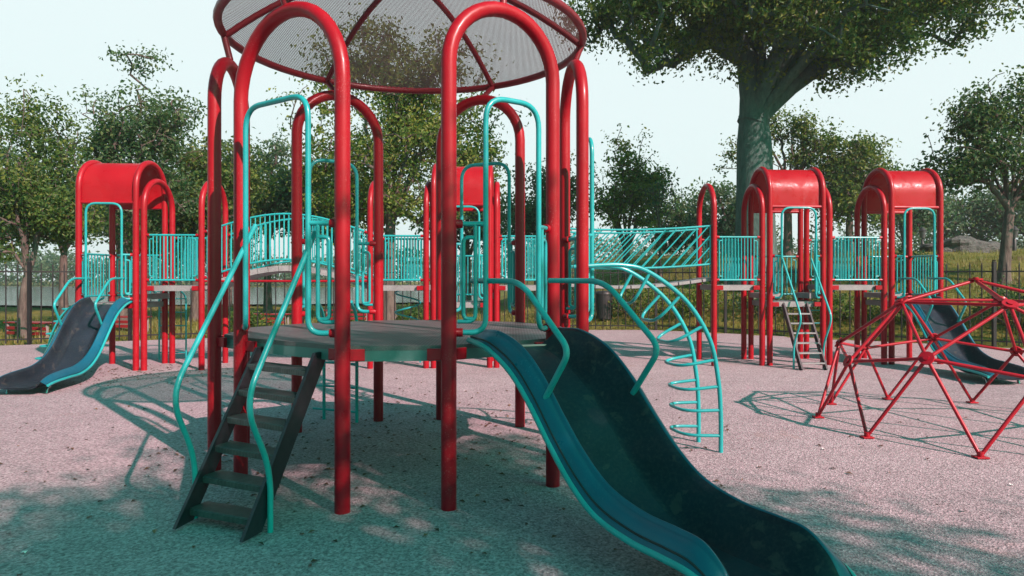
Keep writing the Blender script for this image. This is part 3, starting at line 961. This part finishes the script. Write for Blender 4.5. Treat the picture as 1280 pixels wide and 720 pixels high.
def tree(name, label, base, fork, trunk_r, blobs, nclump, per, leaf, clump_r, seed, mat, bark='bark', limbs=5, gap=-.08, group='trees beyond the fence', forks=1, cat='tree', shell=.5, side_trunks=(), gscale=1.0):
    rg = np.random.default_rng(seed)
    bz = th(*base[:2]) - .1 if len(base) == 2 else base[2]
    B = Vector((base[0], base[1], bz))
    root = thing(name, B, label, cat, group)
    vol = np.array([b[3] * b[4] * b[5] for b in blobs]); vol = vol ** .8; vol /= vol.sum()
    cl = []; few = []
    tries = 0
    while len(cl) < nclump and tries < nclump * 40:
        tries += 1
        b = blobs[rg.choice(len(blobs), p=vol)]
        d = rg.normal(size=3); d /= np.linalg.norm(d)
        wob = 1 + .42 * noise.noise(Vector((d[0] * 1.7 + seed, d[1] * 1.7, d[2] * 1.7 + b[0])))
        stray = rg.uniform() < .05
        r = rg.uniform(1.02, 1.32) if stray else rg.uniform() ** shell * wob
        if stray and d[2] < -.35: continue
        p = np.array(b[:3]) + d * np.array(b[3:]) * r
        g = noise.noise(Vector(p * .62 * gscale) + Vector((seed * 3.1, 0, 0))) + .5 * noise.noise(Vector(p * 1.5 * gscale) + Vector((0, seed * 2.3, 0)))
        if g < gap and not stray: continue
        cl.append(p); few.append(.28 if stray else 1.0)
    cl = np.array(cl)
    # --- skeleton
    nodes = []; par = []
    def addpath(pts, parent):
        for q in pts:
            nodes.append(np.array(q)); par.append(parent); parent = len(nodes) - 1
        return parent
    fk = np.array(fork, float)
    b0 = np.array(B)
    mid = (b0 + fk) / 2 + np.array([rg.normal() * .06, rg.normal() * .06, 0]) * np.linalg.norm(fk - b0) * .4
    tp = [b0 * (1 - s) ** 2 + 2 * mid * s * (1 - s) + fk * s * s for s in np.linspace(0, 1, 9)]
    last = addpath(tp, -1)
    ntr = len(tp)
    cen = cl.mean(0)
    # limbs toward spread-out clump targets
    ds = cl - fk
    cand = cl[np.argsort(-np.linalg.norm(ds, axis=1))][: max(limbs * 6, 12)]
    chosen = []
    for _ in range(limbs):
        if not chosen: i = rg.integers(len(cand)); chosen.append(cand[i]); continue
        dd = np.min([np.linalg.norm(cand - c, axis=1) for c in chosen], axis=0)
        chosen.append(cand[np.argmax(dd)])
    ends = []; major = []
    for c in list(chosen) + [np.array(s) for s in side_trunks]:
        v = c - fk
        L = np.linalg.norm(v)
        ctrl = fk + v * .42 + np.array([0, 0, .17 * L * (1 if v[2] > -.5 else .4)])
        pts = [fk * (1 - s) ** 2 + 2 * ctrl * s * (1 - s) + (fk + v * .92) * s * s + rg.normal(size=3) * .03 * L * s for s in np.linspace(.06, 1, 12)]
        n0 = len(nodes); addpath(pts, ntr - 1)
        if len(ends) >= limbs: major.append((n0, len(nodes)))
        ends.append(0)
    order = np.argsort(np.linalg.norm(cl - fk, axis=1))
    tips = []
    for ci in order:
        c = cl[ci]
        A = np.array(nodes)
        st_ = max(ntr - 1, 0)
        dd = np.linalg.norm(A[st_:] - c, axis=1) + .35 * np.maximum(0, A[st_:, 2] - c[2])
        k = int(np.argmin(dd)) + st_
        p0 = nodes[k]; L = np.linalg.norm(c - p0)
        if L < .05: tips.append(k); continue
        n_ = max(2, int(L / .45))
        pts = [p0 + (c - p0) * s + np.array([0, 0, .12 * L * math.sin(math.pi * s)]) + rg.normal(size=3) * .04 * L * (s < 1) for s in np.linspace(1 / n_, 1, n_)]
        tips.append(addpath(pts, k))
    N = len(nodes)
    cnt = np.zeros(N)
    for t_ in tips: cnt[t_] += 1
    for i in range(N - 1, 0, -1):
        if par[i] >= 0: cnt[par[i]] += cnt[i]
    tot = cnt[0] if cnt[0] else 1
    rad = np.maximum(.012, trunk_r * .92 * (np.maximum(cnt, .6) / tot) ** .47)
    for i in range(ntr):
        f = i / (ntr - 1)
        rad[i] = trunk_r * (1.0 - .22 * f) * (1 + .45 * math.exp(-f * 9))
    for n0, n1 in major:
        for i in range(n0, n1): rad[i] = max(rad[i], trunk_r * (.62 - .5 * (i - n0) / (n1 - n0)))
    for i in range(ntr, N): rad[i] = min(rad[i], trunk_r * .66)
    # --- branch mesh
    m = MB()
    kids = [[] for _ in range(N)]
    for i in range(N):
        if par[i] >= 0: kids[par[i]].append(i)
    def chain(start, first):
        pts = [start] if start is not None else []
        i = first
        while True:
            pts.append(i)
            if not kids[i]: break
            nxt = max(kids[i], key=lambda q: cnt[q])
            for q in kids[i]:
                if q != nxt: stack.append((i, q))
            i = nxt
        return pts
    stack = [(None, 0)]
    while stack:
        s_, f_ = stack.pop()
        ids = chain(s_, f_)
        if len(ids) < 2: continue
        rr = [float(rad[i]) for i in ids]
        if s_ is not None: rr[0] = min(rr[0], rr[1] * 1.25)
        elif len(rr) > ntr + 2:
            rr[ntr - 1] = (rr[ntr - 2] + rr[ntr + 1]) / 2; rr[ntr] = rr[ntr - 1] * .6 + rr[ntr + 2] * .4
        n_ = 14 if rr[0] > .25 else (9 if rr[0] > .08 else 5)
        m.tube([nodes[i] for i in ids], rr, n_, cap=False)
    m.build('trunk', M[bark], root)
    # --- leaves
    L = []; O = []
    for c, fw in zip(cl, few):
        k = max(3, int(per * fw * rg.uniform(.6, 1.4)))
        off = rg.normal(size=(k, 3)) * clump_r * np.array([1, 1, .72]) * rg.uniform(.7, 1.25)
        L.append(c + off); O.append(off / (np.linalg.norm(off, axis=1, keepdims=True) + 1e-6) * 1.0)
    L = np.concatenate(L)
    V, Q = leaf_quads(L - np.array(B), leaf, rg, .45, .62, np.concatenate(O))
    mesh_np('crown', V, Q, M[mat], root)
    return root

def pz(py, y): return HC + (HZ - py) / F * y
def px_(px, y): return (px - 640) / F * y

# the great tree on the right
Yb = 24.5
X = lambda p: px_(p, Yb)
tree('tree', 'huge old tree with a thick forked trunk and wide crown, above the right-hand towers', (X(944), Yb), (X(942), Yb, 7.3), .74,
     [(X(985), 23, 13.2, 7.2, 6.5, 4.0), (X(790), 23, 11.2, 2.9, 4.0, 2.3), (X(860), 22, 10.9, 3.0, 3.6, 2.1), (X(1140), 23, 12.0, 4.0, 4.2, 2.6), (X(1040), 22.5, 9.5, 2.2, 2.4, 1.3), (X(930), 21.5, 11.0, 3.2, 3.2, 2.0), (X(1240), 23, 13.6, 3.2, 3.6, 1.9)],
     1250, 95, .15, .33, 5, 'leaf_olive', 'bark_big', 8, -.12, side_trunks=((X(1022), 23.2, 12.0), (X(912), 24.2, 12.6), (X(960), 24.8, 12.8)))
# centre tree behind the round tower
Yc = 25
tree('tree', 'broad yellow-green tree with a leaning forked trunk, behind the round tower canopy', (px_(486, Yc), Yc), (px_(488, Yc), Yc, pz(285, Yc)), .27,
     [(px_(500, Yc), Yc, 6.8, 3.5, 3.0, 3.1), (px_(440, Yc), Yc, 5.2, 2.0, 2.2, 1.6), (px_(575, Yc), Yc, 6.0, 1.7, 2.0, 2.0), (px_(470, Yc), Yc, 9.2, 2.4, 2.2, 1.6), (px_(560, Yc), Yc, 9.0, 1.7, 2.0, 1.4)],
     620, 56, .14, .31, 8, 'leaf_bright', limbs=6, gap=-.06)
# left trees
Yl = 18.9
tree('tree', 'low forked tree with pinkish bark and fine dark leaves, at the left edge', (px_(30, Yl), Yl), (px_(34, Yl), Yl, pz(345, Yl)), .13,
     [(px_(25, Yl), Yl, 4.9, 1.7, 1.6, 1.9), (px_(50, Yl), Yl, 3.7, 1.3, 1.5, 1.1), (px_(-20, Yl), Yl, 4.0, 1.5, 1.5, 1.5), (px_(45, Yl), Yl, 6.3, .9, 1.0, .8), (px_(70, Yl), Yl, 3.2, 1.2, 1.3, .8), (px_(0, Yl), Yl, 3.0, 1.2, 1.2, .8)],
     430, 42, .11, .22, 13, 'leaf_olive', limbs=7, gap=.02, gscale=1.4)
Yl = 23
tree('tree', 'tall open-crowned tree with bare upper boughs, behind the far left tower', (px_(150, Yl), Yl), (px_(152, Yl), Yl, pz(290, Yl)), .24,
     [(px_(160, Yl), Yl, 6.4, 1.9, 1.9, 2.2), (px_(170, Yl), Yl, 7.9, 1.5, 1.4, 1.5), (px_(205, Yl), Yl, 7.4, .9, 1.0, .9), (px_(125, Yl), Yl, 5.6, 1.2, 1.5, 1.6), (px_(205, Yl), Yl, 6.2, 1.2, 1.4, 1.5), (px_(190, Yl), Yl, 4.2, 1.8, 1.8, 1.3), (px_(120, Yl), Yl, 3.6, 1.6, 1.6, 1.2)],
     380, 40, .125, .25, 21, 'leaf_deep', limbs=9, gap=.06, gscale=1.3)
Yl = 26
tree('tree', 'dense dark tree between the far left tower and the arched bridge', (px_(245, Yl), Yl), (px_(247, Yl), Yl, pz(300, Yl)), .2,
     [(px_(245, Yl), Yl, 4.9, 2.3, 2.0, 1.9), (px_(290, Yl), Yl, 5.2, 1.3, 1.6, 1.8), (px_(215, Yl), Yl, 3.6, 1.8, 1.6, 1.4), (px_(275, Yl), Yl, 3.2, 1.6, 1.5, 1.1)],
     420, 44, .15, .32, 34, 'leaf_olive', limbs=6, gap=-.18)
Yl = 30
tree('tree', 'rounded grey-green tree seen through the left arches of the round tower', (px_(335, Yl), Yl), (px_(335, Yl), Yl, pz(300, Yl)), .18,
     [(px_(335, Yl), Yl, 5.3, 1.8, 1.8, 1.7), (px_(345, Yl), Yl, 6.8, 1.0, 1.1, .9), (px_(380, Yl), Yl, 5, 1.2, 1.4, 1.6)],
     240, 40, .17, .32, 41, 'leaf_cool', limbs=5, gap=-.18)
# centre-right
Yl = 31
tree('tree', 'narrow pointed tree above the slanted-bar bridge', (px_(783, Yl), Yl), (px_(783, Yl), Yl, pz(315, Yl)), .2,
     [(px_(783, Yl), Yl, 5.3, 1.75, 1.5, 1.6), (px_(783, Yl), Yl, 7.2, .95, 1.0, 1.25), (px_(808, Yl), Yl, 6.0, .9, .9, 1.0), (px_(750, Yl), Yl, 5.0, 1.0, 1.2, 1.2)],
     210, 40, .15, .27, 52, 'leaf_bright', limbs=7, gap=.02)
tree('tree', 'thin nearly bare young tree right of the pointed one', (px_(825, 29), 29), (px_(825, 29), 29, pz(290, 29)), .07,
     [(px_(825, 29), 29, 5.1, .85, .8, .95)], 46, 10, .13, .16, 55, 'leaf_cool', limbs=6, gap=-.3)
Yl = 33
tree('tree', 'bushy tree right behind the red posts of the round tower', (px_(672, Yl), Yl), (px_(672, Yl), Yl, pz(310, Yl)), .18,
     [(px_(672, Yl), Yl, 5.3, 1.5, 1.5, 1.7), (px_(700, Yl), Yl, 5.9, 1.1, 1.2, 1.6), (px_(655, Yl), Yl, 4.6, 1.0, 1.2, 1.0)],
     220, 40, .18, .32, 61, 'leaf_cool', limbs=5, gap=-.14)
# right background
Yl = 34
tree('tree', 'airy tree with visible boughs just right of the huge trunk', (px_(985, Yl), Yl), (px_(985, Yl), Yl, pz(235, Yl)), .22,
     [(px_(990, Yl), Yl, 8.6, 2.2, 1.8, 1.6), (px_(925, Yl), Yl, 7.8, .9, 1.0, 1.3), (px_(1020, Yl), Yl, 7.6, 1.2, 1.2, 1.0)],
     150, 34, .16, .29, 71, 'leaf_olive', limbs=9, gap=.05)
Yl = 33
tree('tree', 'round olive tree between the two right-hand roofs', (px_(1062, Yl), Yl), (px_(1062, Yl), Yl, pz(270, Yl)), .2,
     [(px_(1060, Yl), Yl, 7.0, 1.7, 1.6, 1.7), (px_(1085, Yl), Yl, 5.8, 1.4, 1.5, 1.4), (px_(1040, Yl), Yl, 5.6, 1.0, 1.4, 1.5)],
     260, 42, .18, .32, 77, 'leaf_olive', limbs=6, gap=-.12)
Yl = 20.5
tree('tree', 'mid-sized tree with a dark slanting trunk on the grassy slope, at the right edge', (px_(1254, Yl), Yl), (px_(1262, Yl), Yl, pz(262, Yl)), .17,
     [(px_(1245, Yl), Yl, 5.3, 1.9, 1.7, 1.3), (px_(1275, Yl), Yl, 6.6, 1.6, 1.6, 1.2), (px_(1200, Yl), Yl, 5.0, 1.0, 1.1, .7), (px_(1315, Yl), Yl, 5.0, 1.7, 1.6, 1.4), (px_(1225, Yl), Yl, 6.5, .8, .9, .7)],
     330, 40, .125, .24, 83, 'leaf_deep', limbs=8, gap=.04, gscale=1.3, side_trunks=((px_(1200, Yl), Yl, 5.2),))
# filler rows behind
rows = [(-10, 30, 300, 250, 2.0, 'leaf_deep', 'dark tree low behind the forked left-edge tree'), (80, 33, 290, 240, 2.2, 'leaf_cool', 'pale tree far behind the far left slide'),
        (160, 36, 300, 230, 2.6, 'leaf_deep', 'full tree far behind the open-crowned tree'), (285, 38, 300, 235, 2.4, 'leaf_cool', 'soft tree far behind the arched bridge, left part'),
        (425, 36, 300, 250, 2.2, 'leaf_deep', 'tree far behind the arched bridge, right part'), (585, 38, 300, 262, 2.0, 'leaf_cool', 'low tree far behind the central roof'),
        (870, 44, 295, 268, 2.6, 'leaf_deep', 'low wide tree far behind the slanted-bar bridge end'), (910, 40, 290, 262, 1.9, 'leaf_cool', 'low tree far left of the huge trunk'),
        (1130, 42, 290, 245, 2.2, 'leaf_cool', 'tree far behind the right end roof'), (1215, 46, 290, 262, 3.0, 'leaf_cool', 'hazy low tree far beyond the rocks'),
        (1290, 44, 290, 250, 2.6, 'leaf_cool', 'hazy tree far behind the right-edge trunk'), (30, 44, 300, 225, 3.2, 'leaf_cool', 'faint tall tree far at the left edge')]
for i, (px, Y, pf, pc, r, mt, lb) in enumerate(rows):
    x = px_(px, Y); zc = pz(pc, Y)
    tree('tree', lb, (x, Y), (x, Y, max(th(x, Y) + .6, pz(pf, Y) - 1.0)), .2,
         [(x, Y, zc, r, r * .9, r * .85), (x + r * .5, Y, zc - r * .5, r * .8, r * .8, r * .6), (x - r * .6, Y, zc - r * .4, r * .7, r * .8, r * .6)],
         190, 30, .24, .42, 100 + i, mt, limbs=6, gap=-.16)
# two trees behind the photographer, whose shade lies across the foreground
def shade_spot(gx, gy, h): return (gx + sv.x / sv.z * h, gy + sv.y / sv.z * h, h)
def shade_tree(label, spots, base, fork, n, seed, gap):
    bl = []
    for gx, gy, h, r, rz in spots:
        c = shade_spot(gx, gy, h); bl.append((*c, r, r, rz))
    tree('tree', label, base, fork, .26, bl, n, 62, .13, .30, seed, 'leaf_olive', limbs=7, gap=gap, gscale=1.7, group='trees behind the photographer')
shade_tree('leafy shade tree behind the viewer, nearer one', [(-1.2, 3.2, 6.8, 2.3, 1.7), (-2.0, 4.3, 7.4, 1.5, 1.1), (.6, 4.2, 7.2, 1.7, 1.3), (-2.3, 6.0, 8.2, 1.4, .9), (-.5, 5.9, 8.0, 1.4, .9)], (5.2, -4.6, 0), (5.2, -4.6, 4.6), 235, 201, .02)
shade_tree('leafy shade tree behind the viewer, farther right', [(2.8, 2.2, 7.0, 2.3, 1.6), (1.9, 4.1, 7.4, 1.4, 1.0), (3.9, 3.2, 6.6, 1.6, 1.1)], (9.6, -5.8, 0), (9.5, -5.7, 4.8), 112, 202, .03)

# far wood closing the horizon
rg = np.random.default_rng(77)
L = []
for i in range(1500):
    x = rg.uniform(-150, 150); y = 118 + 22 * rg.uniform() + .0006 * x * x
    hgt = 5.5 + 3.0 * noise.noise(Vector((x * .06, 3, 0))) + 1.2 * noise.noise(Vector((x * .3, 7, 0)))
    z = th(x, y) + hgt * rg.uniform() ** .8
    L.append(np.array([x, y, z]) + rg.normal(size=(26, 3)) * np.array([1.3, 1.3, .8]))
V, Q = leaf_quads(np.concatenate(L), .75, rg)
tag(mesh_np('far_wood', V, Q, M['leaf_cool']), 'band of far trees closing the view beyond the park lawn', 'wood', kind='stuff')

# ------------------------------------------------------------------ undergrowth, grass, fallen leaves
def scatter(n, rgn, ymin, ymax):
    pts = []
    while len(pts) < n:
        x = rg.uniform(*rgn, 4000); y = rg.uniform(ymin, ymax, 4000)
        d = sdist(x, y); ok = (d > .12) & (rg.uniform(size=4000) < np.exp(-np.maximum(d, 0) / 7) + .05)
        pts += list(zip(x[ok], y[ok]))
    return np.array(pts[:n])
g = scatter(16000, (-22, 24), 11, 40)
gz = terrain(g[:, 0], g[:, 1])
V = []; n = len(g)
ang = rg.uniform(0, 2 * math.pi, (n, 4)); hh = rg.uniform(.06, .24, (n, 4)); ww = .012
bx = g[:, None, 0] + rg.normal(size=(n, 4)) * .05; by = g[:, None, 1] + rg.normal(size=(n, 4)) * .05
lean = rg.uniform(.02, .12, (n, 4))
ca, sa = np.cos(ang), np.sin(ang)
z0 = gz[:, None] + np.zeros((n, 4)) - .02
V = np.stack([np.stack([bx - sa * ww, by + ca * ww, z0], -1), np.stack([bx + sa * ww, by - ca * ww, z0], -1), np.stack([bx + ca * lean, by + sa * lean, z0 + hh], -1)], 2).reshape(-1, 3)
tag(mesh_np('grass', V, np.arange(len(V)).reshape(-1, 3), M['grass']), 'rough grass growing along the outside of the fence', 'grass', kind='stuff')

def shrub(name, label, x, y, r, h, mat, seed, group=None, n=60, per=26, leaf=.10):
    rg2 = np.random.default_rng(seed); z = th(x, y)
    root = thing(name, (x, y, z), label, 'shrub', group)
    st = MB(); L = []
    for i in range(n):
        a = rg2.uniform(0, 6.28); rr = r * math.sqrt(rg2.uniform()); zz = h * (.25 + .75 * rg2.uniform()) * (1 - .5 * (rr / r) ** 2)
        c = np.array([x + rr * math.cos(a), y + rr * math.sin(a), z + zz])
        if i % 3 == 0: st.tube(spline([(x + .25 * rr * math.cos(a), y + .25 * rr * math.sin(a), z - .05), (x + .6 * rr * math.cos(a), y + .6 * rr * math.sin(a), z + zz * .6), tuple(c)], 3), [.014] * 6 + [.005], 5, cap=False)
        L.append(c + rg2.normal(size=(per, 3)) * .13)
    st.build('stem', M['bark'], root)
    V, Q = leaf_quads(np.concatenate(L) - np.array([x, y, z]), leaf, rg2)
    mesh_np('foliage', V, Q, M[mat], root)
shr = [(6.2, 22.6, 1.0, 1.0, 'leaf_bright', 'yellow-green shrub behind the fence under the slanted-bar bridge'), (4.2, 23.6, 1.2, 1.1, 'leaf_olive', 'olive shrub behind the fence left of the bridge end'),
       (7.9, 21.4, .9, .8, 'leaf_deep', 'dark shrub behind the fence below the huge trunk'), (9.6, 19.9, 1.0, .7, 'leaf_olive', 'low shrub behind the fence between the right towers'),
       (11.0, 18.6, .8, 1.0, 'leaf_bright', 'light shrub behind the fence by the right slide'), (12.9, 17.3, .9, 1.1, 'leaf_deep', 'leafy shrub poking above the fence at the right edge'),
       (14.2, 16.2, 1.0, .9, 'leaf_olive', 'olive shrub at the right end of the fence'), (-3.0, 23.5, 1.0, .7, 'leaf_olive', 'small shrub behind the spiral climber'),
       (2.0, 24.2, 1.0, 1.1, 'leaf_deep', 'dark shrub left of the litter bin'), (13.0, 22.5, 1.2, .9, 'leaf_cool', 'cool green shrub on the slope below the rocks'), (-8.3, 21.4, .7, .5, 'leaf_olive', 'small shrub beside the red bench behind the fence')]
for i, s in enumerate(shr):
    shrub('shrub', s[5], s[0], s[1], s[2], s[3], s[4], 300 + i, 'shrubs behind the fence')

# fallen leaves on the rubber
n = 520
cx = np.concatenate([rg.normal(-1.3, 1.6, n), rg.normal(-6.6, 1.2, 350), rg.uniform(-6, 7, 160)]); cy = np.concatenate([rg.normal(7.2, 1.3, n), rg.normal(12.0, .8, 350), rg.uniform(3, 12, 160)])
c = np.stack([cx, cy, np.full(len(cx), .008)], 1)
V, Q = leaf_quads(c, .045, rg, up=6)
V[:, 2] = np.maximum(V[:, 2], .003)
tag(mesh_np('fallen_leaves', V, Q, M['leaf_dead']), 'small brown fallen leaves strewn under and around the round tower', 'fallen leaves', kind='stuff')

# ------------------------------------------------------------------ small park things
def bench(x, y, rz, label, L=1.7):
    z = th(x, y)
    root = thing('park_bench', (x, y, z), label, 'bench', 'red slatted park benches beyond the fence')
    c, s = math.cos(rz), math.sin(rz)
    def W(a, b, h): return (x + a * c - b * s, y + a * s + b * c, z + h)
    m = MB()
    for i in range(4): m.bar(W(-L / 2, -.22 + i * .13, .45), W(L / 2, -.22 + i * .13, .45), .10, .035, (-s, c, 0), .005)
    m.build('seat', M['bench'], root)
    m = MB()
    for i in range(2): m.bar(W(-L / 2 + .1, .2, .30 - i * .14), W(L / 2 - .1, .2, .30 - i * .14), .03, .09, (-s, c, 0), .005)
    m.build('apron', M['bench'], root)
    for e in (-1, 1):
        a = e * (L / 2 - .12)
        for bb in (-.2, .16): MB().bar(W(a, bb, -.05), W(a, bb, .43), .07, .07, (c, s, 0), .008).build('bench_leg', M['concrete'], root)
bench(-8.9, 24.6, math.pi, 'red bench on pale legs seen below the arched bridge')
bench(-13.6, 19.3, math.pi - .3, 'red bench at the left edge beside the forked tree')
bench(-12.6, 22.0, math.pi - .15, 'red bench seen behind the far left slide')
bench(-6.1, 25.2, math.pi, 'red bench seen behind the back posts of the round tower')

x, y = 3.15, 23.2; z = th(x, y)
bin_ = thing('litter_bin', (x, y, z), 'black litter bin behind the fence under the slanted-bar bridge', 'litter bin')
m = MB().tube([(x, y, z + .05), (x, y, z + .85), (x, y, z + .88)], [.26, .31, .31], 20); m.build('bin_body', M['black'], bin_)
m = MB().tube([(x, y, z + .88), (x, y, z + .95), (x, y, z + 1.0)], [.33, .33, .2], 20); m.build('bin_lid', M['black'], bin_)

def lamp(px, Y, ptop, label):
    x = px_(px, Y); z = th(x, Y); zt = pz(ptop, Y)
    root = thing('street_lamp', (x, Y, z), label, 'street lamp', 'park lamps on the slope')
    m = MB().tube([(x, Y, z - .1), (x, Y, z + .5), (x, Y, z + .55), (x, Y, zt - .45)], [.09, .08, .05, .04], 12); m.build('lamp_post', M['black'], root)
    MB().tube([(x, Y, zt - .45), (x, Y, zt - .1)], [.10, .17], 10).build('lantern', M['lampglass'], root)
    MB().tube([(x, Y, zt - .1), (x, Y, zt), (x, Y, zt + .1)], [.2, .12, .02], 10).build('lamp_cap', M['black'], root)
lamp(1153, 33, 286, 'black park lamp seen through the right end tower')
lamp(1268, 31, 285, 'black park lamp beside the right-edge tree trunk')

def rock(x, y, sx, sy, sz, seed, label):
    z = th(x, y)
    V = []; Fc = []
    n1, n2 = 26, 14
    for i in range(n2 + 1):
        el = -.5 + (math.pi / 2 + .5) * i / n2
        for k in range(n1):
            a = 2 * math.pi * k / n1
            d = Vector((math.cos(el) * math.cos(a), math.cos(el) * math.sin(a), math.sin(el)))
            f = 1 + .35 * noise.noise(d * 1.6 + Vector((seed, 0, 0))) + .18 * noise.noise(d * 4 + Vector((0, seed, 0)))
            V.append((d.x * sx * f, d.y * sy * f, d.z * sz * f))
    for i in range(n2):
        for k in range(n1): Fc.append((i * n1 + k, i * n1 + (k + 1) % n1, (i + 1) * n1 + (k + 1) % n1, (i + 1) * n1 + k))
    m = MB().add([(v[0] + x, v[1] + y, v[2] + z) for v in V], Fc)
    o = m.build('rock', M['rock']); tag(o, label, 'rock', 'rocks on the slope')
rock(px_(1198, 30), 30, 1.5, 1.0, .62, 3, 'large grey rock ledge on the slope between the right end tower and the tree')
rock(px_(1228, 31), 31, .9, .8, .5, 9, 'smaller grey boulder right of the rock ledge on the slope')
rock(px_(1172, 31.5), 31.5, .7, .7, .45, 14, 'small grey boulder just left of the rock ledge')

for i, (px, py, lb) in enumerate([(30, 692, 'white paper scrap on the ground at bottom left'), (1265, 607, 'white paper scrap on the ground at the right edge'), (1030, 562, 'tiny white paper scrap on the ground in front of the climbing dome')]):
    p = gpt(px, py); rg3 = random.Random(i)
    m = MB(); vs = []
    for a in range(4):
        for b in range(4): vs.append((p.x + (a - 1.5) * .011 + rg3.uniform(-.003, .003), p.y + (b - 1.5) * .009, .005 + rg3.uniform(0, .012)))
    m.add(vs, [(a * 4 + b, a * 4 + b + 4, a * 4 + b + 5, a * 4 + b + 1) for a in range(3) for b in range(3)])
    tag(m.build('paper_scrap', M['paper']), lb, 'litter', 'paper scraps')

# ------------------------------------------------------------------ the air
hm = bpy.data.materials.new('hazy_air'); hm.use_nodes = True
hn = hm.node_tree; hn.nodes.clear()
ho = hn.nodes.new('ShaderNodeOutputMaterial'); pv = hn.nodes.new('ShaderNodeVolumePrincipled')
pv.inputs['Color'].default_value = (.86, .93, .93, 1); pv.inputs['Density'].default_value = .0009; pv.inputs['Anisotropy'].default_value = .2
hn.links.new(pv.outputs[0], ho.inputs['Volume'])
hz = MB().bar((-260, 70, 11.5), (260, 70, 11.5), 420, 27, (0, 1, 0)).build('haze', hm)
tag(hz, 'thin pale haze in the air over the park', 'haze', kind='stuff')
